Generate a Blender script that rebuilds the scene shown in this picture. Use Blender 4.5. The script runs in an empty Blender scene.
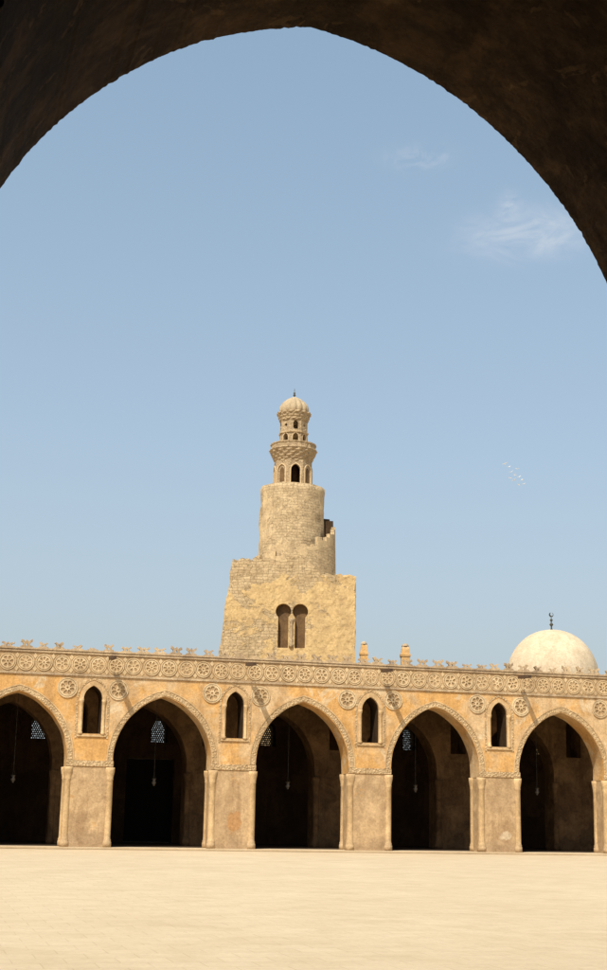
import bpy, bmesh, math, random
from mathutils import Vector, Matrix, noise
random.seed(7)
scene = bpy.context.scene
COL = scene.collection
rad = math.radians

# ---------------------------------------------------------------- materials
def new_mat(name, rough=0.9):
    m = bpy.data.materials.new(name); m.use_nodes = True
    nt = m.node_tree; b = nt.nodes['Principled BSDF']
    b.inputs['Roughness'].default_value = rough
    b.inputs['Specular IOR Level'].default_value = 0.15
    return m, nt, b
def N(nt, t, **kw):
    n = nt.nodes.new(t)
    for k, v in kw.items(): setattr(n, k, v)
    return n
def noise_tex(nt, vec, scale, detail=6, rough=0.6, dist=0.0):
    n = N(nt, 'ShaderNodeTexNoise'); n.inputs['Scale'].default_value = scale
    n.inputs['Detail'].default_value = detail; n.inputs['Roughness'].default_value = rough
    n.inputs['Distortion'].default_value = dist
    nt.links.new(vec, n.inputs['Vector']); return n.outputs['Fac']
def ramp(nt, fac, p0, p1, c0=(0,0,0,1), c1=(1,1,1,1)):
    r = N(nt, 'ShaderNodeValToRGB'); e = r.color_ramp.elements
    e[0].position = p0; e[1].position = p1; e[0].color = c0; e[1].color = c1
    nt.links.new(fac, r.inputs['Fac']); return r.outputs['Color']
def mix(nt, fac, a, b, mode='MIX'):
    m = N(nt, 'ShaderNodeMix', data_type='RGBA', blend_type=mode)
    for sock, v in ((m.inputs[0], fac), (m.inputs[6], a), (m.inputs[7], b)):
        if isinstance(v, (int, float)): sock.default_value = v
        elif isinstance(v, tuple): sock.default_value = (v[0], v[1], v[2], 1)
        else: nt.links.new(v, sock)
    return m.outputs[2]
def math_n(nt, op, a, b=None):
    m = N(nt, 'ShaderNodeMath', operation=op)
    for i, v in enumerate((a, b)):
        if v is None: continue
        if isinstance(v, (int, float)): m.inputs[i].default_value = v
        else: nt.links.new(v, m.inputs[i])
    return m.outputs[0]
def pos(nt):
    return N(nt, 'ShaderNodeNewGeometry').outputs['Position']
def mapping(nt, vec, sc):
    m = N(nt, 'ShaderNodeMapping'); m.inputs['Scale'].default_value = sc
    nt.links.new(vec, m.inputs['Vector']); return m.outputs[0]
def bump(nt, b, h, strength, dist):
    n = N(nt, 'ShaderNodeBump'); n.inputs['Strength'].default_value = strength
    n.inputs['Distance'].default_value = dist
    nt.links.new(h, n.inputs['Height']); nt.links.new(n.outputs[0], b.inputs['Normal'])

def plaster(name, c1, c2, stain, big=0.45, stain_amt=0.6, bumpd=0.03, carved=0, low_dirt=None, patch=None, camt=0.4, pthr=0.58, psc=0.7, midlo=0.80, spot=None, pamt=0.75):
    m, nt, b = new_mat(name)
    p = pos(nt)
    col = mix(nt, ramp(nt, noise_tex(nt, p, big, 8, 0.65, 0.4), 0.44, 0.56), c1, c2)
    st = noise_tex(nt, mapping(nt, p, (1.6, 1.6, 0.28)), 1.0, 8, 0.7, 0.3)
    f = math_n(nt, 'MULTIPLY', ramp(nt, st, 0.48, 0.68), stain_amt)
    col = mix(nt, f, col, stain)
    if patch:
        pf = ramp(nt, noise_tex(nt, p, psc, 6, 0.62, 0.9), pthr, pthr+0.025)
        col = mix(nt, math_n(nt, 'MULTIPLY', pf, pamt), col, patch)
    if low_dirt:
        sx = N(nt, 'ShaderNodeSeparateXYZ'); nt.links.new(p, sx.inputs[0])
        g = math_n(nt, 'ADD', sx.outputs[2], math_n(nt, 'MULTIPLY', noise_tex(nt, p, 1.3, 6), 1.6))
        lf = ramp(nt, math_n(nt, 'MULTIPLY', g, 0.5), 0.55, 0.8, (1,1,1,1), (0,0,0,1))
        col = mix(nt, math_n(nt, 'MULTIPLY', lf, 0.55), col, low_dirt)
    if spot:
        for (c, sc_, colr) in spot:
            d = N(nt, 'ShaderNodeVectorMath', operation='SUBTRACT'); nt.links.new(p, d.inputs[0]); d.inputs[1].default_value = c
            d2 = N(nt, 'ShaderNodeVectorMath', operation='MULTIPLY'); nt.links.new(d.outputs[0], d2.inputs[0]); d2.inputs[1].default_value = sc_
            ln = N(nt, 'ShaderNodeVectorMath', operation='LENGTH'); nt.links.new(d2.outputs[0], ln.inputs[0])
            q = math_n(nt, 'ADD', ln.outputs['Value'], math_n(nt, 'MULTIPLY', noise_tex(nt, p, 2.6, 6, 0.65), 1.3))
            sf = ramp(nt, math_n(nt, 'MULTIPLY', q, 0.5), 0.60, 0.66, (1,1,1,1), (0,0,0,1))
            col = mix(nt, math_n(nt, 'MULTIPLY', sf, 0.8), col, colr)
    mid = noise_tex(nt, p, 1.8, 8, 0.72, 0.4)
    col = mix(nt, 1.0, col, ramp(nt, mid, 0.34, 0.66, (midlo,midlo*0.96,midlo*0.91,1), (1.10,1.10,1.10,1)), 'MULTIPLY')
    fine = noise_tex(nt, p, 9.0, 8, 0.75)
    col = mix(nt, 1.0, col, ramp(nt, fine, 0.25, 0.75, (0.70,0.68,0.66,1), (1.20,1.19,1.18,1)), 'MULTIPLY')
    h = math_n(nt, 'ADD', math_n(nt, 'MULTIPLY', noise_tex(nt, p, 2.5, 8, 0.7), 1.5), fine)
    if carved:
        v = N(nt, 'ShaderNodeTexVoronoi'); v.inputs['Scale'].default_value = carved
        nt.links.new(p, v.inputs['Vector'])
        cv = ramp(nt, v.outputs['Distance'], 0.2, 0.65)
        col = mix(nt, math_n(nt, 'MULTIPLY', cv, camt), col, tuple(x*0.5 for x in stain))
        h = math_n(nt, 'SUBTRACT', h, math_n(nt, 'MULTIPLY', cv, 1.6))
    nt.links.new(col, b.inputs['Base Color'])
    bump(nt, b, h, 0.7, bumpd)
    return m

def masonry(name, cyl, c1, c2, pl, bw=0.62, bh=0.3, r=3.0, plamt=0.8, thr=0.5, mort=0.72, bd=0.035, topz=None):
    m, nt, b = new_mat(name)
    tc = N(nt, 'ShaderNodeTexCoord').outputs['Object']
    sx = N(nt, 'ShaderNodeSeparateXYZ'); nt.links.new(tc, sx.inputs[0])
    if cyl: u = math_n(nt, 'MULTIPLY', math_n(nt, 'ARCTAN2', sx.outputs[1], sx.outputs[0]), r)
    else: u = math_n(nt, 'ADD', sx.outputs[0], sx.outputs[1])
    cb = N(nt, 'ShaderNodeCombineXYZ'); nt.links.new(u, cb.inputs[0]); nt.links.new(sx.outputs[2], cb.inputs[1])
    wob = N(nt, 'ShaderNodeTexNoise'); wob.inputs['Scale'].default_value = 1.7; wob.inputs['Detail'].default_value = 5; nt.links.new(tc, wob.inputs['Vector'])
    vm = N(nt, 'ShaderNodeVectorMath', operation='MULTIPLY_ADD')
    nt.links.new(wob.outputs['Color'], vm.inputs[0]); vm.inputs[1].default_value = (0.6,0.32,0); nt.links.new(cb.outputs[0], vm.inputs[2])
    br = N(nt, 'ShaderNodeTexBrick'); nt.links.new(vm.outputs[0], br.inputs['Vector'])
    br.inputs['Scale'].default_value = 1; br.inputs['Brick Width'].default_value = bw
    br.offset_frequency = 3; br.squash = 0.7; br.squash_frequency = 3
    br.inputs['Row Height'].default_value = bh; br.inputs['Mortar Size'].default_value = 0.022
    br.inputs['Mortar Smooth'].default_value = 0.9; br.inputs['Bias'].default_value = 0.1
    br.inputs['Color1'].default_value = (*c1, 1); br.inputs['Color2'].default_value = (*c2, 1)
    br.inputs['Mortar'].default_value = (c2[0]*mort, c2[1]*mort*0.96, c2[2]*mort*0.9, 1)
    col = br.outputs['Color']
    er = ramp(nt, noise_tex(nt, mapping(nt, tc, (1,1,1.6)), 2.6, 5, 0.7), 0.56, 0.64)
    col = mix(nt, math_n(nt, 'MULTIPLY', er, 0.55), col, tuple(x*0.5 for x in c2))
    big = noise_tex(nt, tc, 0.30, 8, 0.68, 0.5)
    if topz:
        tz = ramp(nt, math_n(nt, 'DIVIDE', math_n(nt, 'SUBTRACT', sx.outputs[2], topz-4.0), 4.0), 0.30, 1.0, (0,0,0,1), (0.25,0.25,0.25,1))
        big = math_n(nt, 'SUBTRACT', big, tz)
        big = math_n(nt, 'ADD', big, math_n(nt, 'MULTIPLY', sx.outputs[0], 0.012))
    pfm = ramp(nt, big, thr-0.006, thr+0.010)
    pf = math_n(nt, 'MULTIPLY', pfm, plamt)
    plc = mix(nt, ramp(nt, noise_tex(nt, tc, 0.8, 8, 0.7, 0.4), 0.42, 0.58), pl, tuple(x*y for x, y in zip(pl, (0.84,0.82,0.84))))
    col = mix(nt, pf, col, plc)
    st = noise_tex(nt, mapping(nt, tc, (0.9,0.9,0.18)), 1.0, 8, 0.7)
    col = mix(nt, math_n(nt, 'MULTIPLY', ramp(nt, st, 0.48, 0.72), 0.5), col, tuple(x*0.6 for x in c2))
    fine = noise_tex(nt, tc, 5, 9, 0.75)
    col = mix(nt, 1.0, col, ramp(nt, fine, 0.25, 0.75, (0.68,0.66,0.64,1), (1.22,1.2,1.17,1)), 'MULTIPLY')
    nt.links.new(col, b.inputs['Base Color'])
    bf = math_n(nt, 'MULTIPLY', br.outputs['Fac'], math_n(nt, 'SUBTRACT', 1.0, math_n(nt,'MULTIPLY',pfm,0.9)))
    h = math_n(nt, 'SUBTRACT', math_n(nt, 'MULTIPLY', fine, 0.9), math_n(nt, 'MULTIPLY', bf, 0.7))
    h = math_n(nt, 'SUBTRACT', h, math_n(nt, 'MULTIPLY', er, 0.7))
    h = math_n(nt, 'ADD', h, math_n(nt, 'MULTIPLY', pfm, 1.0))
    bump(nt, b, h, 0.8, bd)
    return m

def plain(name, c, rough=0.8, metal=0.0):
    m, nt, b = new_mat(name, rough)
    f = noise_tex(nt, pos(nt), 6, 6)
    nt.links.new(mix(nt, f, tuple(x*0.75 for x in c), tuple(min(1, x*1.2) for x in c)), b.inputs['Base Color'])
    b.inputs['Metallic'].default_value = metal
    return m

M_wall = plaster('ochre_plaster', (0.645,0.375,0.135), (0.61,0.43,0.235), (0.43,0.25,0.105), patch=(0.66,0.52,0.33), stain_amt=0.7, midlo=0.78, pthr=0.57)
M_pier = plaster('pier_plaster', (0.58,0.405,0.22), (0.45,0.31,0.17), (0.34,0.215,0.11), big=0.9, low_dirt=(0.37,0.26,0.155), patch=(0.56,0.33,0.13), stain_amt=0.8, pthr=0.61, midlo=0.74, pamt=0.6,
                 spot=[((15.1,68.2,1.35),(2.0,1.0,1.1),(0.45,0.24,0.095)), ((29.3,68.2,0.9),(2.2,1.0,2.6),(0.60,0.48,0.32))])
M_col = plaster('column_plaster', (0.63,0.45,0.24), (0.54,0.375,0.195), (0.38,0.24,0.12), low_dirt=(0.42,0.30,0.18))
M_carv = plaster('carved_stucco', (0.65,0.475,0.265), (0.58,0.41,0.22), (0.40,0.265,0.14), carved=9.5, bumpd=0.03, camt=0.40)
M_ros = plaster('rosette_stucco', (0.67,0.52,0.315), (0.58,0.43,0.245), (0.40,0.28,0.16), stain_amt=0.75, big=0.9)
M_deep = plaster('frieze_ground', (0.48,0.33,0.175), (0.40,0.27,0.14), (0.27,0.175,0.09), big=1.0)  # darker tone paints in the shade of deep carving
M_hole = plaster('recess_shade_plaster', (0.18,0.11,0.052), (0.13,0.078,0.038), (0.08,0.05,0.025))  # dark tone paints shade into the minaret recesses
M_shade = plaster('painted_shade_plaster', (0.075,0.045,0.022), (0.05,0.03,0.015), (0.03,0.018,0.01))  # near-black tone that paints shade where openings should look dark
M_cop = plaster('coping_plaster', (0.58,0.44,0.27), (0.45,0.335,0.21), (0.28,0.20,0.125), bumpd=0.05, big=0.9, stain_amt=0.75)
M_int = plaster('interior_plaster', (0.08,0.045,0.02), (0.05,0.029,0.014), (0.03,0.018,0.009))  # portico gloom put into the colour, far darker than the facade
M_intp = plaster('interior_pier_plaster', (0.22,0.13,0.06), (0.13,0.077,0.037), (0.075,0.045,0.022), big=0.9, midlo=0.6)  # lighter copy; light reaching the inner arcade put into its colour
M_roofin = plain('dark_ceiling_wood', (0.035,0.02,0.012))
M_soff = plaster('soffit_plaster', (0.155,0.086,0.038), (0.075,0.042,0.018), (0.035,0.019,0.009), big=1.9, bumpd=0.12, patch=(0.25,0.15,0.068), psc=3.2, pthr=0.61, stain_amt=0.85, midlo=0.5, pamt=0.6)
M_stoneF = masonry('minaret_block_masonry', False, (0.56,0.42,0.24), (0.45,0.325,0.18), (0.64,0.445,0.20), bw=0.5, bh=0.25, thr=0.46, topz=22.3)
M_stoneC = masonry('minaret_drum_masonry', True, (0.58,0.44,0.255), (0.48,0.355,0.205), (0.62,0.465,0.26), bw=0.45, bh=0.24, r=2.8, plamt=0.75, thr=0.49, mort=0.78)
M_cut = plaster('cut_limestone', (0.57,0.435,0.26), (0.45,0.335,0.20), (0.24,0.165,0.095), big=1.8, carved=5, camt=0.25)
M_cap = plaster('weathered_cap_stone', (0.53,0.425,0.275), (0.44,0.345,0.215), (0.25,0.185,0.12), big=1.8, stain_amt=0.8)
M_dome = plaster('dome_render', (0.67,0.545,0.37), (0.61,0.49,0.33), (0.48,0.37,0.24), big=0.5, stain_amt=0.6, bumpd=0.01, midlo=0.88)
M_wood = plain('weathered_wood', (0.10,0.06,0.035))
M_door = plain('dark_door_wood', (0.010,0.007,0.005))
M_iron = plain('dull_iron', (0.05,0.043,0.034), 0.6, 0.2)
M_brass = plain('green_bronze', (0.10,0.09,0.06), 0.5, 0.7)
M_gril = plain('stucco_grille', (0.10,0.085,0.065))
M_bird = plain('white_feathers', (0.75,0.73,0.70))
M_floor = plain('shade_dark_floor', (0.055,0.035,0.02))  # floor darkened to cut bounce; interior shade put into its colour
m, nt, b = new_mat('lamp_glass', 0.3); M_glass = m
b.inputs['Specular IOR Level'].default_value = 0.4
nt.links.new(mix(nt, noise_tex(nt, pos(nt), 20), (0.07,0.062,0.05), (0.14,0.125,0.10)), b.inputs['Base Color'])

# ground
def ground_mat(name, paving):
    m, nt, b = new_mat(name)
    p = pos(nt)
    c = mix(nt, ramp(nt, noise_tex(nt, p, 0.12, 8, 0.6, 0.5), 0.35, 0.65), (0.62,0.495,0.325), (0.58,0.455,0.295))
    c = mix(nt, ramp(nt, noise_tex(nt, mapping(nt, p, (0.9,0.9,1)), 0.7, 9, 0.7, 0.6), 0.47, 0.74), c, (0.54,0.415,0.26))
    fine = noise_tex(nt, p, 14, 8, 0.8)
    if paving:
        br = N(nt, 'ShaderNodeTexBrick'); nt.links.new(p, br.inputs['Vector'])
        br.inputs['Scale'].default_value = 1; br.inputs['Brick Width'].default_value = 0.62; br.inputs['Row Height'].default_value = 0.55
        br.inputs['Mortar Size'].default_value = 0.011; br.inputs['Mortar Smooth'].default_value = 0.5
        br.inputs['Color1'].default_value = (1.0,1.0,1.0,1); br.inputs['Color2'].default_value = (0.92,0.905,0.88,1)
        br.inputs['Mortar'].default_value = (0.77,0.73,0.67,1)
        c = mix(nt, ramp(nt, noise_tex(nt, p, 0.5, 5), 0.35, 0.7, (.35,.35,.35,1)), c, mix(nt, 1.0, c, br.outputs['Color'], 'MULTIPLY'))
    c = mix(nt, 1.0, c, ramp(nt, noise_tex(nt, p, 2.2, 7, 0.7), 0.35, 0.65, (0.94,0.93,0.915,1), (1.03,1.03,1.03,1)), 'MULTIPLY')
    c = mix(nt, 1.0, c, ramp(nt, fine, 0.2, 0.8, (0.82,0.81,0.79,1), (1.11,1.10,1.09,1)), 'MULTIPLY')
    nt.links.new(c, b.inputs['Base Color'])
    bump(nt, b, math_n(nt, 'ADD', fine, math_n(nt,'MULTIPLY',noise_tex(nt, p, 1.5, 6),1.5)), 0.5, 0.02)
    return m
M_sand = ground_mat('sandy_ground', False)
M_pave = ground_mat('limestone_paving', True)

# ---------------------------------------------------------------- helpers
def add(name, me, mat=None, parent=None, loc=(0,0,0), rot=(0,0,0)):
    ob = bpy.data.objects.new(name, me); COL.objects.link(ob)
    if me and mat:
        me.materials.clear()
        for mm in (mat if isinstance(mat, (list,tuple)) else [mat]): me.materials.append(mm)
    ob.location = loc; ob.rotation_euler = rot
    if parent: ob.parent = parent
    return ob
def empty(name, loc, label, cat, rotz=0, group=None):
    e = bpy.data.objects.new(name, None); COL.objects.link(e); e.location = loc; e.rotation_euler = (0,0,rotz)
    e['label'] = label; e['category'] = cat
    if group: e['group'] = group
    return e
def copy_to(ob, parent, loc, rot=None):
    c = ob.copy(); COL.objects.link(c); c.parent = parent; c.location = loc
    if rot is not None: c.rotation_euler = rot
    return c
def plate_mesh(loops, y0, y1, name='plate'):
    cu = bpy.data.curves.new(name, 'CURVE'); cu.dimensions = '2D'; cu.fill_mode = 'BOTH'
    cu.extrude = abs(y1-y0)/2
    for lp in loops:
        s = cu.splines.new('POLY'); s.points.add(len(lp)-1); s.use_cyclic_u = True
        for i, (x, z) in enumerate(lp): s.points[i].co = (x, z, 0, 1)
    o = bpy.data.objects.new('tmp', cu); COL.objects.link(o)
    dg = bpy.context.evaluated_depsgraph_get(); dg.update()
    me = bpy.data.meshes.new_from_object(o.evaluated_get(dg))
    bpy.data.objects.remove(o); bpy.data.curves.remove(cu)
    ym = (y0+y1)/2
    bm = bmesh.new(); bm.from_mesh(me)
    for v in bm.verts: v.co = Vector((v.co.x, ym - v.co.z, v.co.y))
    bmesh.ops.remove_doubles(bm, verts=bm.verts, dist=1e-5)
    bmesh.ops.recalc_face_normals(bm, faces=bm.faces)
    bm.to_mesh(me); bm.free(); me.name = name
    for p in me.polygons: p.use_smooth = False
    return me
def box_bm(bm, x0,x1,y0,y1,z0,z1, bev=0.0):
    r = bmesh.ops.create_cube(bm, size=1)
    for v in r['verts']:
        v.co = Vector(((x0+x1)/2+v.co.x*(x1-x0), (y0+y1)/2+v.co.y*(y1-y0), (z0+z1)/2+v.co.z*(z1-z0)))
    if bev:
        es = set(e for v in r['verts'] for e in v.link_edges)
        bmesh.ops.bevel(bm, geom=list(es), offset=bev, segments=2, affect='EDGES')
def box_mesh(*b, bev=0.0):
    bm = bmesh.new(); box_bm(bm, *b, bev=bev); me = bpy.data.meshes.new('box'); bm.to_mesh(me); bm.free(); return me
def boxes_mesh(lst, bev=0.0):
    bm = bmesh.new()
    for b in lst: box_bm(bm, *b, bev=bev)
    me = bpy.data.meshes.new('boxes'); bm.to_mesh(me); bm.free(); return me
def lathe_mesh(prof, segs=24, mod=None, smooth=True, phase=0.0, jit=0.0, jf=1.0):
    bm = bmesh.new(); rings = []
    for r, z in prof:
        ring = []
        for i in range(segs):
            a = phase + 2*math.pi*i/segs
            rr = r*(mod(a, z) if mod else 1)
            v = Vector((rr*math.cos(a), rr*math.sin(a), z))
            if jit: v += Vector((math.cos(a), math.sin(a), 0))*jit*noise.noise(v*jf)
            ring.append(bm.verts.new(v))
        rings.append(ring)
    for a, b_ in zip(rings, rings[1:]):
        for i in range(segs):
            f = bm.faces.new((a[i], a[(i+1)%segs], b_[(i+1)%segs], b_[i])); f.smooth = smooth
    bm.faces.new(list(reversed(rings[0]))); bm.faces.new(rings[-1])
    me = bpy.data.meshes.new('lathe'); bm.to_mesh(me); bm.free(); return me
def join_meshes(items, name='joined'):
    bm = bmesh.new()
    for me, mt in items:
        t = me.copy(); t.transform(mt); bm.from_mesh(t); bpy.data.meshes.remove(t)
    me = bpy.data.meshes.new(name); bm.to_mesh(me); bm.free(); return me
def arch_pts(cx, a, zs, zc, e, n=18, jit=0.0):
    R = a+e; am = math.acos(e/R); right = []
    for i in range(n+1):
        t = am*i/n
        j = jit*noise.noise(Vector((t*5, cx, 3.3))) if jit else 0
        right.append((-e+(R+j)*math.cos(t), zc+(R+j)*math.sin(t)))
    right[-1] = (0, right[-1][1])
    pts = [(cx-a, zs)] if zs < zc else []
    pts += [(cx-x, z) for x, z in right[:-1]] + [(cx, right[-1][1])]
    pts += [(cx+x, z) for x, z in reversed(right[:-1])]
    if zs < zc: pts.append((cx+a, zs))
    return pts
def arch_asym(cx, al, ar, zs, zc, H, n=90, jit=0.0):
    """pointed arch whose two sides were struck by hand with slightly different spans"""
    def half(a, seed):
        e = (H*H-a*a)/(2*a); R = a+e; am = math.acos(e/R); out = []
        for i in range(n+1):
            t = am*i/n
            j = jit*(0.5*noise.noise(Vector((t*4, seed, 3.3)))+0.6*noise.noise(Vector((t*40, seed, 1)))+0.6*noise.noise(Vector((t*95, seed, 5))))*min(1, (n-i)/6)
            out.append((-e+(R+j)*math.cos(t), zc+(R+j)*math.sin(t)))
        return out
    L, Rr = half(al, cx+1), half(ar, cx+9)
    pts = [(cx-al, zs)] + [(cx-x, z) for x, z in L[:-1]] + [(cx, zc+H)]
    pts += [(cx+x, z) for x, z in reversed(Rr[:-1])] + [(cx+ar, zs)]
    return pts
def circle(cx, cz, r, n=24, ph=0): return [(cx+r*math.cos(ph+2*math.pi*i/n), cz+r*math.sin(ph+2*math.pi*i/n)) for i in range(n)]
def petal(cx, cz, ang, r0, r1, w, n=10):
    pts = []
    for i in range(n):
        t = 2*math.pi*i/n
        rr = (r0+r1)/2 + (r1-r0)/2*math.cos(t); ww = w*math.sin(t)*(0.45+0.55*(rr-r0)/(r1-r0)*1.2)
        pts.append((cx+rr*math.cos(ang)-ww*math.sin(ang), cz+rr*math.sin(ang)+ww*math.cos(ang)))
    return pts
def rosette_loops(R, k=8, w=0.27):
    L = [circle(0,0,R,28), circle(0,0,R*0.13,10)]
    for i in range(k): L.append(petal(0,0,2*math.pi*i/k+0.2, R*0.28, R*0.83, R*w))
    return L

# ---------------------------------------------------------------- far arcade (faces the court)
FX, FY = 22.0, 68.2
arc = empty('mosque_arcade', (FX, FY, 0), 'long ochre plaster mosque arcade with pointed arches and rosette frieze', 'arcade')
A, ZS, ZC, E = 2.40, 3.8, 4.15, 0.80
PX = [7*k for k in range(-4, 5)]
AX = [7*k+3.5 for k in range(-4, 4)]
XL, XR = PX[0]-1.12, PX[-1]+1.12
TOP = 9.2

def arcade_outline(centres, a, zs, zc, e, xl, xr, top, jit=0.0):
    pts = [(xl, zs)]
    for c in centres: pts += arch_pts(c, a, zs, zc, e, 22, jit)
    pts += [(xr, zs), (xr, top), (xl, top)]
    return pts
NH = 0.45
niches = [arch_pts(p, NH, 5.35, 6.98, 0.25, 8) for p in PX]
me = plate_mesh([arcade_outline(AX, A, ZS, ZC, E, XL, XR, TOP, 0.03)] + niches, 0, 1.3)
add('wall', me, M_wall, arc)
me = plate_mesh([arcade_outline(AX, 2.25, ZS, ZC, 0.9, XL, XR, 9.0, 0.02)] + [arch_pts(p, 0.45, 5.2, 6.8, 0.25, 8) for p in PX[1:-1]], 5.8, 7.1)
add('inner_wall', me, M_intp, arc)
WX = [x-FX for x in (-0.5, 6.5, 13.25, 19.6, 28.3, 36.9, 43.5)]
holes = [arch_pts(w, 0.46, 5.6, 6.45, 0.15, 8) for w in WX]
doorx = 12.8-FX
me = plate_mesh([[(XL,0),(XR,0),(XR,10.0),(XL,10.0)]] + holes + [[(doorx-1.35,0.12),(doorx+1.35,0.12),(doorx+1.35,4.7),(doorx-1.35,4.7)]], 11.8, 13.1)
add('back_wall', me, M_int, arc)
bm = bmesh.new()
box_bm(bm, doorx-1.35, doorx-0.001, 12.3, 12.4, 0.13, 4.69); box_bm(bm, doorx+0.001, doorx+1.35, 12.3, 12.4, 0.13, 4.69)
for s in (-1, 1):
    for k in range(4):
        z = 0.3+1.1*k
        box_bm(bm, doorx+s*0.7-0.5, doorx+s*0.7+0.5, 12.26, 12.31, z, z+0.9, bev=0.02)
me = bpy.data.meshes.new('door'); bm.to_mesh(me); bm.free()
add('door', me, M_door, arc)
def grille_mesh():
    loops = [arch_pts(0, 0.46, 0, 0.85, 0.15, 8)]
    for i in range(-4, 5):
        for j in range(0, 11):
            x = i*0.115 + (0.0575 if j % 2 else 0); z = 0.09+j*0.112
            lim = 0.39 if z < 0.92 else 0.39-(z-0.92)*0.9
            if abs(x) <= lim and z < 1.27: loops.append(circle(x, z, 0.024 if (i*2+j)%3 else 0.034, 6, 0.5))
    return plate_mesh(loops, -0.03, 0.03)
g0 = add('window_grille', grille_mesh(), M_gril, arc, (WX[0], 12.5, 5.6))
for w in WX[1:]: copy_to(g0, arc, (w, 12.5, 5.6))
add('roof', box_mesh(XL, XR, 1.3, 11.8, 9.0, 9.3), M_roofin, arc)
add('end_wall', box_mesh(XL-0.6, XL, 0, 13.1, 0, 9.25), M_wall, arc)
add('end_wall', box_mesh(XR, XR+0.6, 0, 13.1, 0, 9.25), M_wall, arc)
add('plinth', box_mesh(XL-0.6, XR+0.6, -0.55, 1.35, 0.004, 0.10, bev=0.02), M_pave, arc)
add('floor', box_mesh(XL, XR, 1.35, 11.8, 0.004, 0.10), M_floor, arc)

# piers with engaged corner columns
colprof = [(0.22,0.10),(0.22,0.34),(0.19,0.38),(0.205,0.44),(0.172,0.50),(0.17,0.6),(0.165,3.2),(0.188,3.24),(0.172,3.30),(0.195,3.42),(0.23,3.60),(0.235,3.66),(0.235,3.79)]
colme = lathe_mesh(colprof, 20)
pier_me = plate_mesh([[(-1.08,0.10),(1.08,0.10),(1.08,3.8),(-1.08,3.8)]], 0.012, 1.29)
p0 = None
for x in PX:
    if p0 is None:
        p0 = add('pier', pier_me, M_pier, arc, (x,0,0)); p = p0
    else: p = copy_to(p0, arc, (x,0,0))
    for sx in (-1,1):
        for y in (0.11, 1.19):
            if p is p0 and sx == -1 and y < 1: c0 = add('column', colme, M_col, p, (sx*0.99, y, 0))
            else: copy_to(c0, p, (sx*0.99, y, 0))
ip = add('inner_pier', box_mesh(-1.25, 1.25, 0.0, 1.3, 0.10, 3.8, bev=0.02), M_intp, arc, (PX[0],5.8,0))
colme2 = colme.copy()
ic = add('column', colme2, M_intp, ip, (-1.12, 0.10, 0)); copy_to(ic, ip, (1.12, 0.10, 0))
for x in PX[1:]:
    q = copy_to(ip, arc, (x,5.8,0)); copy_to(ic, q, (-1.12,0.10,0)); copy_to(ic, q, (1.12,0.10,0))

# carved arch bands, one per arch
outer = arch_pts(0, A+0.25, ZS+0.30, ZC, E, 22); inner = arch_pts(0, A+0.04, ZS+0.30, ZC+0.0, E, 22)
bandm = plate_mesh([outer + list(reversed(inner))], -0.025, 0.03)
o2 = arch_pts(0, A+0.325, ZS+0.30, ZC, E, 22); i2 = arch_pts(0, A+0.27, ZS+0.30, ZC, E, 22)
rim = plate_mesh([o2 + list(reversed(i2))], -0.035, 0.02)
b0 = add('arch_band', bandm, M_carv, arc, (AX[0],0,0)); r0 = add('arch_moulding', rim, M_col, arc, (AX[0],0,0))
for x in AX[1:]: copy_to(b0, arc, (x,0,0)); copy_to(r0, arc, (x,0,0))
imp = box_mesh(-1.13, 1.13, -0.035, 0.02, 3.82, 4.09, bev=0.012)
im0 = add('impost_band', imp, M_carv, arc, (PX[0],0,0))
for x in PX[1:]: copy_to(im0, arc, (x,0,0))
# niche surrounds + colonettes
so = arch_pts(0, 0.80, 5.12, 6.98, 0.25, 10); si = arch_pts(0, 0.71, 5.12, 6.98, 0.25, 10)
sur = plate_mesh([so + list(reversed(si))], -0.025, 0.02)
coln = lathe_mesh([(0.11,5.30),(0.11,5.42),(0.075,5.46),(0.075,6.76),(0.11,6.86),(0.12,6.98)], 12)
inn = plate_mesh([arch_pts(0, 0.63, 6.98, 6.98, 0.25, 10) + list(reversed(arch_pts(0, 0.455, 6.98, 6.98, 0.25, 10)))], -0.045, 0.05)
sill = box_mesh(-0.70, 0.70, -0.05, 0.01, 5.20, 5.30, bev=0.015)
rev = plate_mesh([arch_pts(0, 0.448, 5.352, 6.98, 0.25, 10), arch_pts(0, 0.425, 5.375, 6.98, 0.25, 10)], 0.10, 1.305)  # added near-black lining; paints shade over the sunlit jambs
s0 = None
for x in PX:
    if s0 is None:
        s0 = add('niche_surround', sur, M_carv, arc, (x,0,0)); s = s0
        n0 = add('colonette', coln, M_col, s, (-0.54,0.0,0)); copy_to(n0, s, (0.54,0.0,0))
        a0 = add('arch_moulding', inn, M_col, s); l0 = add('sill', sill, M_col, s, (0,-0.02,0)); v0 = add('reveal_shade', rev, M_shade, s)
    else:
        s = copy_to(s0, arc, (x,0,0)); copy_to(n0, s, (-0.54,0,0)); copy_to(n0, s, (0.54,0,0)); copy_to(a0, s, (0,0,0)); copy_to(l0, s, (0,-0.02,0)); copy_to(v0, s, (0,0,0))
# big rosettes
disc = plate_mesh([circle(0,0,0.45,28)], -0.012, 0.01); ros = plate_mesh(rosette_loops(0.41, 8, 0.27), -0.055, -0.012)
ring = plate_mesh([circle(0,0,0.49,28), circle(0,0,0.43,28)], -0.055, 0.01)
k = 0
for x in PX:
    for sx in (-1, 1):
        L = (x+sx*1.22+random.uniform(-.04,.04), 0, 7.5+random.uniform(-.04,.04))
        if k == 0:
            d0 = add('rosette', disc, M_deep, arc, L)
            e0 = add('carved_flower', ros, M_ros, d0); f0 = add('rim', ring, M_ros, d0)
        else:
            d = copy_to(d0, arc, L, (0, random.random()*0.7, 0)); copy_to(e0, d, (0,0,0)); copy_to(f0, d, (0,0,0))
        k += 1
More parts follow.
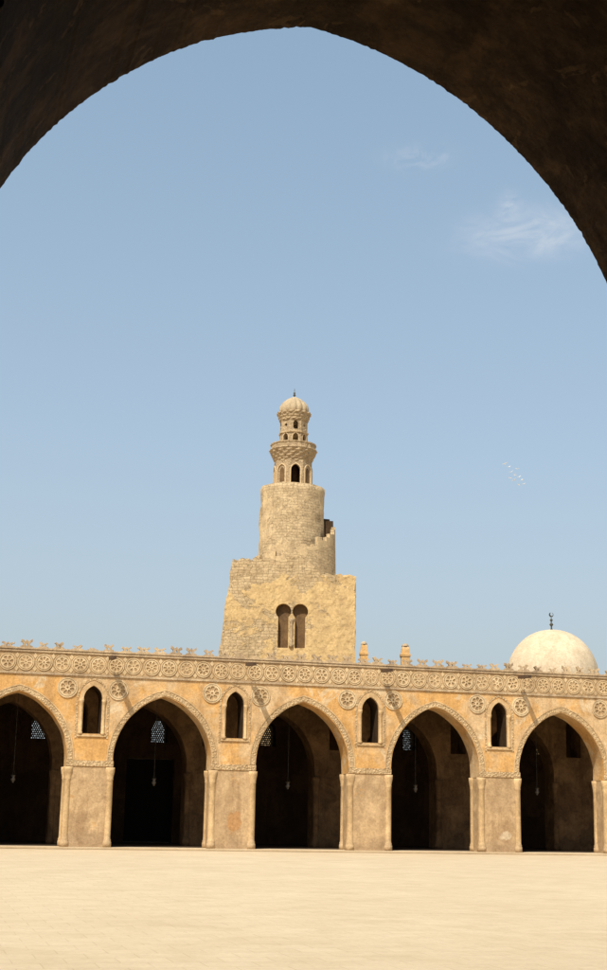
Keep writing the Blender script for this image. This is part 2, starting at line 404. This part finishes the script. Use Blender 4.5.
# rosette frieze
PIT = 0.865
nfr = int((XR-XL)/PIT); fx0 = (XL+XR)/2 - (nfr-1)*PIT/2
rms = [plate_mesh(rosette_loops(0.33, kk, ww), -0.045, 0.0) for kk, ww in ((8,0.21),(6,0.27),(8,0.24))]
rg = plate_mesh([circle(0,0,0.405,24), circle(0,0,0.36,24)], -0.045, 0.0)
dm = plate_mesh([[(0,-0.14),(0.10,0),(0,0.14),(-0.10,0)]], -0.03, 0.0)
items = []
for i in range(nfr):
    x = fx0+i*PIT+random.uniform(-.02,.02); z0 = 8.63+random.uniform(-.012,.012)
    items.append((rms[random.randrange(3)], Matrix.Translation((x,random.uniform(0,0.02),z0)) @ Matrix.Rotation(random.random(),4,'Y')))
    items.append((rg, Matrix.Translation((x,random.uniform(0,0.015),z0))))
    if i < nfr-1:
        for z in (8.94, 8.32): items.append((dm, Matrix.Translation((x+PIT/2,random.uniform(0,.01),z))))
add('frieze_ground', box_mesh(XL, XR, -0.02, 0.03, 8.16, 9.10), M_deep, arc)
add('rosette_frieze', join_meshes(items), M_ros, arc, (0,-0.015,0))
add('lower_moulding', boxes_mesh([(XL-0.05,XR+0.05,-0.07,0.03,8.05,8.17)], bev=0.02), M_cop, arc)
add('cornice', boxes_mesh([(XL-0.1,XR+0.1,-0.08,0.5,9.10,9.22),(XL-0.15,XR+0.15,-0.12,0.55,9.223,9.32)], bev=0.02), M_cop, arc)
# worn openwork cresting merlons
mer = plate_mesh([[(-.32,0),(-.30,.07),(-.17,.10),(-.18,.17),(-.30,.21),(-.27,.31),(-.17,.29),(-.09,.21),(0,.30),(.09,.22),(.18,.27),(.28,.33),(.30,.22),(.18,.17),(.16,.09),(.30,.06),(.32,0)], circle(0,.11,.055,7)], -0.05, 0.05)
mer2 = plate_mesh([[(-.32,0),(-.28,.08),(-.15,.11),(-.16,.19),(-.29,.24),(-.22,.29),(-.06,.22),(.05,.24),(.14,.33),(.26,.27),(.20,.18),(.14,.12),(.29,.06),(.32,0)], circle(-.01,.11,.05,7)], -0.05, 0.05)
mer3 = plate_mesh([[(-.32,0),(-.28,.06),(-.15,.10),(-.13,.19),(-.04,.12),(.09,.17),(.14,.08),(.30,.05),(.32,0)]], -0.05, 0.05)
ms = [None]*3; nm = int((XR-XL)/0.80)
for i in range(nm):
    x = XL+0.5+i*(XR-XL-1)/(nm-1)+random.uniform(-.06,.06)
    j = random.choice((0,0,0,1,1,2))
    L = (x, 0.05, 9.315)
    if ms[j] is None: ms[j] = add('merlon', (mer,mer2,mer3)[j], M_cop, arc, L); mm = ms[j]
    else: mm = copy_to(ms[j], arc, L, (random.uniform(-.08,.08), random.uniform(-.07,.07), random.uniform(-.3,.3)))
    mm.scale = (random.uniform(.75,1.08)*random.choice((-1,1)), 1, random.uniform(.75,1.3))
sp = boxes_mesh([(-0.11,0.11,-1.15,0.1,8.86,8.90),(-0.11,-0.075,-1.15,0.1,8.90,9.02),(0.075,0.11,-1.15,0.1,8.90,9.02)])
xs = [8.7, 15.4, 22.5, 30.0, 1.4, 37.0]
w0 = add('water_spout', sp, M_wood, arc, (xs[0]-FX, -0.12, 0), (0.05,0,0))
for x in xs[1:]: copy_to(w0, arc, (x-FX, -0.12, 0), (random.uniform(0,0.08),0,random.uniform(-.06,.06)))

# hanging lanterns
def chain_mesh():
    bm = bmesh.new()
    n = 34
    for i in range(n):
        z0 = 3.75 + i*(8.98-3.75)/n; z1 = z0+(8.98-3.75)/n*1.1
        w, t = (0.016, 0.006) if i % 2 else (0.006, 0.016)
        box_bm(bm, -w, w, -t, t, z0, z1)
    for a in range(3):
        t = a*2.094
        r = bmesh.ops.create_cone(bm, cap_ends=True, segments=6, radius1=0.008, radius2=0.008, depth=0.5)
        for v in r['verts']:
            f = (0.25-v.co.z)/0.5
            v.co += Vector((math.cos(t)*0.11*f, math.sin(t)*0.11*f, 3.52))
    me = bpy.data.meshes.new('chain'); bm.to_mesh(me); bm.free(); return me
gl = lathe_mesh([(0.035,3.04),(0.05,3.06),(0.04,3.09),(0.08,3.13),(0.11,3.19),(0.11,3.23),(0.06,3.29),(0.07,3.32),(0.11,3.40)], 20)
ri = lathe_mesh([(0.11,3.385),(0.125,3.385),(0.125,3.42),(0.11,3.42)], 20)
lam0 = None
for x in AX:
    L = (x+FX+0.2, 71.8, 0)
    if lam0 is None:
        lam0 = empty('hanging_lantern', L, 'small glass mosque lamp hanging on a long chain', 'lamp', group='lamps hanging in the arcade')
        q1 = add('chain', chain_mesh(), M_iron, lam0); q2 = add('glass_bowl', gl, M_glass, lam0); q3 = add('rim', ri, M_brass, lam0)
    else:
        l = lam0.copy(); COL.objects.link(l); l.location = L
        for q in (q1,q2,q3): copy_to(q, l, (0,0,0))

# rooftop pinnacles
pin = lathe_mesh([(0.36,0),(0.36,1.62),(0.42,1.68),(0.42,1.82),(0.34,1.86),(0.32,2.18),(0.24,2.3)], 4, smooth=False, phase=rad(30), jit=0.04, jf=3)
pcap = lathe_mesh([(0.22,2.28),(0.22,2.36),(0.15,2.46),(0.04,2.50)], 8)
for i, (x, y) in enumerate(((24.8,78.2),(27.15,77.6))):
    if i == 0:
        pn0 = empty('rooftop_pinnacle', (x,y,9.3), 'small stone turret with stepped cap standing on the arcade roof', 'pinnacle', group='pinnacles on the roof')
        a_ = add('shaft', pin, M_wall, pn0); b_ = add('knob', pcap, M_cop, pn0); pn0.scale = (0.85,0.85,0.97)
    else:
        q = pn0.copy(); COL.objects.link(q); q.location = (x,y,9.3); q.scale=(1.0,1.0,0.94); copy_to(a_, q, (0,0,0)); copy_to(b_, q, (0,0,0))

# ---------------------------------------------------------------- minaret
mn = empty('minaret', (30.14, 116.2, 0), 'tall stone minaret with square base, spiral stair and ribbed cap', 'minaret', rad(-15))
def ztop(x):
    pts = [(-8,22.15),(-4.8,22.2),(-2.4,22.35),(0.8,22.45),(2.9,21.15),(5.4,20.9)]
    for (xa,za),(xb,zb) in zip(pts, pts[1:]):
        if x <= xb: return za+(zb-za)*(x-xa)/(xb-xa)
    return 20.9
def base_mesh():
    bm = bmesh.new(); NS = 60; NZ = 80; rings = []
    for j in range(NZ+1):
        t = j/NZ; ring = []
        for side in range(4):
            for i in range(NS):
                s = i/NS
                xl = -7.3+2.5*t; xr = 5.42
                yf = -6.0-0.2*(1-t); yb = 6.0
                if side == 0: x, y = xl+(xr-xl)*s, yf
                elif side == 1: x, y = xr, yf+(yb-yf)*s
                elif side == 2: x, y = xr+(xl-xr)*s, yb
                else: x, y = xl, yb+(yf-yb)*s
                z = t*ztop(x)
                v = Vector((x,y,z)); nn = noise.noise(v*0.9)*0.06+noise.noise(v*2.7)*0.04+noise.noise(v*6)*0.02
                edge = 2.6 if (i < 2 or i > NS-3) else 1
                cx = 1 if x > 0 else -1
                v.x += nn*(edge if side in (1,) else (-edge if side == 3 else 0.5*cx*edge)); v.y += nn*(-1 if side == 0 else 0.5)
                if j == NZ: v.z += 0.30*noise.noise(v*1.4)+0.15*(1 if noise.noise(v*2.6)>0 else -1)
                ring.append(bm.verts.new(v))
        rings.append(ring)
    n = NS*4
    for a,b_ in zip(rings, rings[1:]):
        for i in range(n): bm.faces.new((a[i],a[(i+1)%n],b_[(i+1)%n],b_[i]))
    for ring, flip in ((rings[0], True),(rings[-1], False)):
        c = Vector((0,0,0))
        for v in ring: c += v.co
        cv = bm.verts.new(c/n + (Vector((0,0,-0.3)) if not flip else Vector((0,0,0))))
        for i in range(n):
            f = (ring[i], ring[(i+1)%n], cv)
            bm.faces.new(tuple(reversed(f)) if flip else f)
    me = bpy.data.meshes.new('base'); bm.to_mesh(me); bm.free(); return me
base = add('base_block', base_mesh(), M_stoneF, mn)
def keyhole(cx, hw, r, z0, zc):
    pts = [(cx-hw, z0), (cx+hw, z0)]
    a0 = -math.acos(hw/r)
    for i in range(17):
        t = a0 + (math.pi-2*a0)*i/16
        pts.append((cx+r*math.cos(t), zc+r*math.sin(t)))
    return pts
KX = (-0.49, 0.89)
cut = add('cutter', join_meshes([(plate_mesh([keyhole(cx,0.42,0.64,15.0,18.0)], -7, -5.45), Matrix()) for cx in KX]), None, mn)
md = base.modifiers.new('b','BOOLEAN'); md.object = cut; md.solver = 'EXACT'
dg = bpy.context.evaluated_depsgraph_get(); dg.update()
nme = bpy.data.meshes.new_from_object(base.evaluated_get(dg))
if len(nme.polygons) > 1000: base.data = nme
base.modifiers.clear(); bpy.data.objects.remove(cut)
bp = add('blind_window', plate_mesh([keyhole(0,0.415,0.635,15.01,18.0)], -5.50, -5.46), M_hole, mn, (KX[0],0,0))  # dark back plate, recess shade painted in
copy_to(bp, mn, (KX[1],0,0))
add('column', lathe_mesh([(0.2,15.05),(0.2,15.3),(0.13,15.4),(0.12,17.0),(0.19,17.2),(0.22,17.4)],14), M_cut, mn, (0.2,-6.06,0))

DT = 29.65
dr = [(2.95,20.2)] + [(2.88-0.10*i/30, 20.4+(DT-0.65-20.4)*i/30) for i in range(31)] + [(2.80,DT-0.45),(2.80,DT),(2.6,DT+0.05),(1.4,DT+0.1)]
add('drum', lathe_mesh(dr, 120, jit=0.12, jf=1.3), M_stoneC, mn)
def spiral(ri, ro, extra, steps, phi0=170, phi1=362, zlo=20.0, rnd=0.05):
    bm = bmesh.new()
    for k_ in range(steps):
        f0 = phi0+(phi1-phi0)*k_/steps; f1 = phi0+(phi1-phi0)*(k_+1)/steps
        fm = (f0+f1)/2
        zt = (22.2 if fm<180 else (22.2+(fm-180)/90*1.0 if fm<270 else 23.2+(fm-270)/90*2.6)) + extra + random.uniform(-rnd,rnd)
        sub = 4; vb=[]
        for q in range(sub+1):
            a = rad(f0+(f1-f0)*q/sub)
            row=[]
            for r,z in ((ri,zlo),(ro+0.15,zlo),(ro,zt),(ri,zt)):
                row.append(bm.verts.new((r*math.cos(a), r*math.sin(a), z)))
            vb.append(row)
        for a_,b2 in zip(vb,vb[1:]):
            for i in range(4): bm.faces.new((a_[i],b2[i],b2[(i+1)%4],a_[(i+1)%4]))
        bm.faces.new(vb[0]); bm.faces.new(list(reversed(vb[-1])))
    bmesh.ops.recalc_face_normals(bm, faces=bm.faces)
    me = bpy.data.meshes.new('st'); bm.to_mesh(me); bm.free(); return me
add('spiral_stair', spiral(2.75, 3.45, -1.3, 34, phi1=400), M_stoneC, mn)
add('stair_parapet', spiral(3.47, 3.80, 0.25, 24, rnd=0.32), M_stoneC, mn)
# added dark block at the stair head; shade of the pocket painted in
add('stair_shade_block', spiral(2.7, 3.62, 0.75, 8, phi0=355, phi1=410, rnd=0.3), M_shade, mn)
def octa(r, z0, z1, hole_fn, th=0.2, phase=0.0):
    w = r*math.tan(math.pi/8); items = []
    for k_ in range(8):
        loops = [[(-w,z0),(w,z0),(w,z1),(-w,z1)]] + hole_fn(k_)
        items.append((plate_mesh(loops, -r, -r+th), Matrix.Rotation(phase+k_*math.pi/4, 4, 'Z')))
    return join_meshes(items)
PH = 0.16
def h1(k_):
    if k_ in (0, 4): return [arch_pts(0, 0.40, DT+0.22, 31.05, 0.15, 6)]
    return []
add('lower_shaft', octa(1.58, DT, 32.0, h1, phase=PH), M_cut, mn)
add('inner_core', lathe_mesh([(0.5,DT),(0.5,33.0)], 12), M_shade, mn)
rec = plate_mesh([arch_pts(0,0.52,DT+0.12,31.05,0.15,8), arch_pts(0,0.42,DT+0.21,31.05,0.15,8)], -1.68, -1.57)
r0_ = add('arch_moulding', rec, M_ros, mn, (0,0,0), (0,0,PH))
for k_ in range(1,8): copy_to(r0_, mn, (0,0,0), (0,0,PH+k_*math.pi/4))
ng = plate_mesh([arch_pts(0,0.24,DT+0.4,31.0,0.15,8)], -1.592, -1.575)  # flat dark plate; the niche is only painted shade
n_0 = add('blind_niche', ng, M_hole, mn, (0,0,0), (0,0,PH+math.pi/4))
for k_ in (2,3,5,6,7): copy_to(n_0, mn, (0,0,0), (0,0,PH+k_*math.pi/4))
tiers = [(1.53,31.85),(1.58,31.95),(1.60,32.12)]
for i in range(4):
    r = 1.64+0.10*i; z = 32.14+0.225*i
    tiers += [(r, z), (r+0.05, z+0.15), (r+0.09, z+0.22)]
tiers += [(2.06,33.05),(2.06,33.15),(1.95,33.18),(1.95,33.50),(2.01,33.54),(2.01,33.64),(1.86,33.64),(1.86,33.2),(1.2,33.2)]
add('balcony', lathe_mesh(tiers, 128, lambda a, z: 1+(0.06*abs(math.sin(a*8+(math.pi/2 if int(z*4.1)%2 else 0)))-0.01 if z<33.1 else 0.02*(1 if math.sin(a*24)>0 else 0)), smooth=False), M_cut, mn)
def h2(k_):
    hs = [arch_pts(0, 0.25, 33.5, 34.15, 0.15, 6)]
    if k_ % 2 == 0: hs += [arch_pts(0, 0.22, 34.9, 35.4, 0.12, 6)]
    else: hs += [circle(0, 35.3, 0.14, 8)]
    return hs
add('upper_shaft', octa(1.15, 33.1, 36.15, h2, phase=PH), M_cut, mn)
rec2 = plate_mesh([arch_pts(0,0.34,33.4,34.15,0.15,8), arch_pts(0,0.26,33.49,34.15,0.15,8)], -1.20, -1.145)
r2_ = add('arch_moulding', rec2, M_ros, mn, (0,0,0), (0,0,PH))
for k_ in range(1,8): copy_to(r2_, mn, (0,0,0), (0,0,PH+k_*math.pi/4))
add('string_course', lathe_mesh([(1.23,34.55),(1.36,34.6),(1.38,34.7),(1.23,34.75)], 8, smooth=False, phase=math.pi/8+PH), M_ros, mn)
add('muqarnas_cornice', lathe_mesh([(1.18,35.75),(1.25,35.85),(1.26,36.0),(1.34,36.12),(1.36,36.28),(1.46,36.42),(1.47,36.55),(1.36,36.6),(1.1,36.65)], 128, lambda a, z: 1+0.06*abs(math.sin(a*8+(math.pi/2 if int(z*6)%2 else 0))), smooth=False), M_cut, mn)
prof = [(1.12,36.5),(1.22,36.62),(1.27,36.85),(1.23,37.12),(1.10,37.38),(0.90,37.62),(0.64,37.84),(0.36,38.0),(0.17,38.1),(0.1,38.12)]
dome = add('ribbed_cap', lathe_mesh(prof, 160, lambda a, z: 1+0.15*(abs(math.sin(a*7))**0.7)-0.09), M_cap, mn)
add('finial', lathe_mesh([(0.08,38.05),(0.05,38.2),(0.14,38.3),(0.05,38.41),(0.11,38.5),(0.03,38.59),(0.03,38.8),(0.01,38.95)], 12), M_brass, dome)

# ---------------------------------------------------------------- domed building behind
db = empty('domed_building', (41.2, 87.6, 0), 'square plaster building with smooth pale cream dome behind the arcade', 'domed building')
add('wall', plate_mesh([[(-3.4,0),(-0.7,0),(-0.7,2.4),(0.7,2.4),(0.7,0),(3.4,0),(3.4,9.6),(-3.4,9.6)]], -3.4, 3.4), M_wall, db)
add('drum', lathe_mesh([(3.35,9.6),(3.35,10.7),(3.42,10.75),(3.42,10.9),(3.15,11.0)], 8, smooth=False, phase=math.pi/8), M_dome, db)
dprof = []
for i in range(24):
    t = i/24*math.pi/2
    dprof.append((3.12*math.cos(t)**0.94, 10.95+3.42*math.sin(t)))
dprof.append((0.08,14.39))
dd = add('dome', lathe_mesh(dprof, 72), M_dome, db)
add('finial', lathe_mesh([(0.10,14.3),(0.05,14.5),(0.05,14.62),(0.14,14.74),(0.05,14.86),(0.04,14.95),(0.11,15.05),(0.03,15.15),(0.03,15.25)], 12), M_brass, dd)
cr = [(0.16*math.cos(t), 0.16*math.sin(t)) for t in [rad(120+300*i/20) for i in range(21)]]
cr2 = [(0.03+0.11*math.cos(t)*1.0, 0.03+0.11*math.sin(t)) for t in [rad(115+310*i/20) for i in range(21)]]
add('crescent', plate_mesh([cr+list(reversed(cr2))], -0.02, 0.02), M_brass, dd, (0,0,15.42))

# ---------------------------------------------------------------- near arcade the camera stands in
CX, NY, TH = 2.35, 8.8, 2.7
na = empty('mosque_arcade', (CX, NY, 0), 'shaded plaster portico with weathered brown pointed arches beside the court', 'arcade')
NAX = [-7,0,7]; NZC, NH_ = 4.40, 2.86
nxl, nxr = -10.5-1.0, 10.5+1.0
def arcade_fine(cs):
    pts = [(nxl,3.9)]
    for c in cs: pts += arch_asym(c, 2.41, 2.54, 3.9, NZC, NH_, 260, 0.013)
    return pts + [(nxr,3.9),(nxr,9.2),(nxl,9.2)]
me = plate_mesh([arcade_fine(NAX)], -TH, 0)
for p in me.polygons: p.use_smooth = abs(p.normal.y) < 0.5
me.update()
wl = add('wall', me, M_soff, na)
bm = bmesh.new(); bm.from_mesh(me)
for e in bm.edges:
    if len(e.link_faces) == 2 and e.calc_face_angle(0) > rad(25): e.smooth = False
bm.to_mesh(me); bm.free()
np_ = None
for x in (-10.5,-3.5,3.5,10.5):
    if np_ is None: np_ = add('pier', box_mesh(-1.0,1.0,-TH+0.01,-0.01,0.1,3.9,bev=0.02), M_pier, na, (x,0,0))
    else: copy_to(np_, na, (x,0,0))
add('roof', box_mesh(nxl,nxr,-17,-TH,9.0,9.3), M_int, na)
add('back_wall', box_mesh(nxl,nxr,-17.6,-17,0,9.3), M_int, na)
add('end_wall', box_mesh(nxl-0.6,nxl,-17.6,0,0,9.3), M_int, na)  # unseen wall added to keep light from leaking into the portico
add('end_wall', box_mesh(nxr,nxr+0.6,-17.6,0,0,9.3), M_int, na)  # added like the other end, out of view, to block stray light
add('plinth', box_mesh(nxl-0.6,nxr+0.6,-17,0.4,0.004,0.10,bev=0.02), M_floor, na)
add('cornice', box_mesh(nxl-0.6,nxr+0.6,-1.3,0.12,9.2,9.4,bev=0.02), M_cop, na)

# ---------------------------------------------------------------- ground
def sheet(name, x0,x1,y0,y1,z,mat):
    me = bpy.data.meshes.new(name); me.from_pydata([(x0,y0,z),(x1,y0,z),(x1,y1,z),(x0,y1,z)],[],[(0,1,2,3)])
    o = add(name, me, mat); o['kind'] = 'structure'; return o
sheet('ground', -2500,2500,-2500,2500,0,M_sand)
sheet('courtyard_pavement', -30,60,9.2,67.6,0.004,M_pave)

# ---------------------------------------------------------------- birds
def bird_mesh():
    bm = bmesh.new()
    prof = [(-0.22,0.004,0.05),(-0.14,0.02,0.03),(-0.05,0.045,0.045),(0.05,0.05,0.05),(0.11,0.03,0.032),(0.15,0.032,0.034),(0.18,0.018,0.018),(0.22,0.003,0.003)]
    rings=[]
    for y,rz,rx in prof:
        rings.append([bm.verts.new((rx*math.cos(t), y, rz*math.sin(t)+(0.02 if y>0.1 else 0))) for t in [2*math.pi*i/8 for i in range(8)]])
    for a,b2 in zip(rings,rings[1:]):
        for i in range(8): bm.faces.new((a[i],a[(i+1)%8],b2[(i+1)%8],b2[i]))
    bm.faces.new(rings[0]); bm.faces.new(list(reversed(rings[-1])))
    for s in (-1,1):
        top=[(0.02*s,0.09,0.02),(0.17*s,0.12,0.09),(0.36*s,0.02,0.12),(0.20*s,0.0,0.09),(0.02*s,-0.06,0.02)]
        vt=[bm.verts.new(p) for p in top]; vb_=[bm.verts.new((p[0],p[1],p[2]-0.012)) for p in top]
        bm.faces.new(vt); bm.faces.new(list(reversed(vb_)))
        for i in range(5): bm.faces.new((vt[i],vt[(i+1)%5],vb_[(i+1)%5],vb_[i]))
    bmesh.ops.recalc_face_normals(bm, faces=bm.faces)
    me = bpy.data.meshes.new('bird'); bm.to_mesh(me); bm.free(); return me
bme = bird_mesh(); bme.materials.append(M_bird); bd = None
def world_at(px, py, d):
    u = px-303.5; v = 485-py; r = 0.0187; u, v = u-r*v, v+r*u
    th = rad(13.3); dc = 1400*math.cos(th)-v*math.sin(th); ve = 1400*math.sin(th)+v*math.cos(th)
    s = d/dc; a = rad(15)
    return ((dc*math.sin(a)+u*math.cos(a))*s, (dc*math.cos(a)-u*math.sin(a))*s, 1.7+ve*s)
for q in ((505,464),(509,467),(511,472),(515,475),(514,480),(519,477),(522,480),(524,484),(519,485),(510,478),(517,469)):
    L = world_at(q[0], q[1], 160+random.uniform(-6,6))
    if bd is None: bd = bpy.data.objects.new('bird', bme); o = bd
    else: o = bd.copy()
    COL.objects.link(o)
    o.location = L; o.rotation_euler = (random.uniform(-.3,.3), random.uniform(-.5,.5), random.uniform(0,6.28)); o.scale = (0.85,)*3
    o['label'] = 'small white bird flying with spread wings in a loose flock'; o['category'] = 'bird'; o['group'] = 'birds flying in a flock'

# ---------------------------------------------------------------- light and sky
S = Vector((-0.38,-0.49,0.788)).normalized()
el = math.asin(S.z); az = math.atan2(S.x, S.y) % (2*math.pi)
sun = bpy.data.lights.new('sun','SUN'); sun.energy = 4.7; sun.angle = rad(0.5); sun.color = (1.0,0.95,0.85)
so_ = bpy.data.objects.new('sun', sun); COL.objects.link(so_); so_.rotation_euler = (-S).to_track_quat('-Z','Y').to_euler(); so_.location = (0,0,60)
w = bpy.data.worlds.new('World'); scene.world = w; w.use_nodes = True; nt = w.node_tree
bg = nt.nodes['Background']; bg.inputs['Strength'].default_value = 0.15
sky = N(nt, 'ShaderNodeTexSky', sky_type='NISHITA'); sky.sun_disc = False; sky.sun_elevation = el; sky.sun_rotation = az
sky.air_density = 1.0; sky.dust_density = 2.5; sky.ozone_density = 1.5; sky.altitude = 20
tc = N(nt, 'ShaderNodeTexCoord').outputs['Generated']
def cloud(c, wu, wv, nscale, lo, hi, amt):
    c = Vector(c).normalized(); R = Vector((c.y,-c.x,0)).normalized(); U = R.cross(c)
    def dot(v):
        n = N(nt,'ShaderNodeVectorMath',operation='DOT_PRODUCT'); nt.links.new(tc,n.inputs[0]); n.inputs[1].default_value = v; return n.outputs['Value']
    du = math_n(nt,'DIVIDE',dot(R),wu); dv = math_n(nt,'DIVIDE',dot(U),wv)
    d2 = math_n(nt,'ADD',math_n(nt,'MULTIPLY',du,du),math_n(nt,'MULTIPLY',dv,dv))
    fall = math_n(nt,'EXPONENT',math_n(nt,'MULTIPLY',d2,-1.0))
    fr = math_n(nt,'GREATER_THAN',dot(c),0.0)
    nz = noise_tex(nt, mapping(nt, tc, (1,1,1.8)), nscale, 9, 0.64, 1.6)
    f = math_n(nt,'MULTIPLY',math_n(nt,'MULTIPLY',fall,fr),ramp(nt,nz,lo,hi))
    return math_n(nt,'MULTIPLY',f,amt)
f1 = cloud((.380,.8366,.3965), 0.038, 0.014, 22, 0.32, 0.70, 0.85)
f2 = cloud((.305,.843,.446), 0.020, 0.008, 34, 0.38, 0.72, 0.42)
f3 = cloud((.368,.8366,.416), 0.008, 0.008, 36, 0.32, 0.66, 0.5)
f = math_n(nt,'ADD',math_n(nt,'ADD',f1,f2),f3)
# dusty haze: thin veil everywhere, thicker towards the horizon
veil = mix(nt, 1.0, sky.outputs[0], (0.62,1.0,1.0), 'ADD')
sz = N(nt, 'ShaderNodeSeparateXYZ'); nt.links.new(tc, sz.inputs[0])
hz = math_n(nt, 'EXPONENT', math_n(nt, 'MULTIPLY', math_n(nt, 'ABSOLUTE', sz.outputs[2]), -3.6))
veil = mix(nt, hz, veil, (3.15,3.42,3.62))
nt.links.new(mix(nt, f, veil, (5.0,5.2,5.5)), bg.inputs['Color'])

# ---------------------------------------------------------------- camera
cam = bpy.data.cameras.new('camera'); co = bpy.data.objects.new('camera', cam); COL.objects.link(co)
cam.sensor_fit = 'HORIZONTAL'; cam.sensor_width = 24; cam.lens = 24*1400/607; cam.clip_end = 6000; cam.clip_start = 0.05
th, ps, ro = rad(13.3), rad(15), rad(1.07)
F = Vector((math.sin(ps)*math.cos(th), math.cos(ps)*math.cos(th), math.sin(th)))
R0 = Vector((math.cos(ps), -math.sin(ps), 0)); U0 = R0.cross(F)
R = R0*math.cos(ro)+U0*math.sin(ro); U = U0*math.cos(ro)-R0*math.sin(ro)
mt = Matrix((R, U, -F)).transposed().to_4x4(); mt.translation = (0,0,1.7)
co.matrix_world = mt; scene.camera = co
scene.view_settings.view_transform = 'Standard'; scene.view_settings.look = 'None'; scene.view_settings.exposure = 0
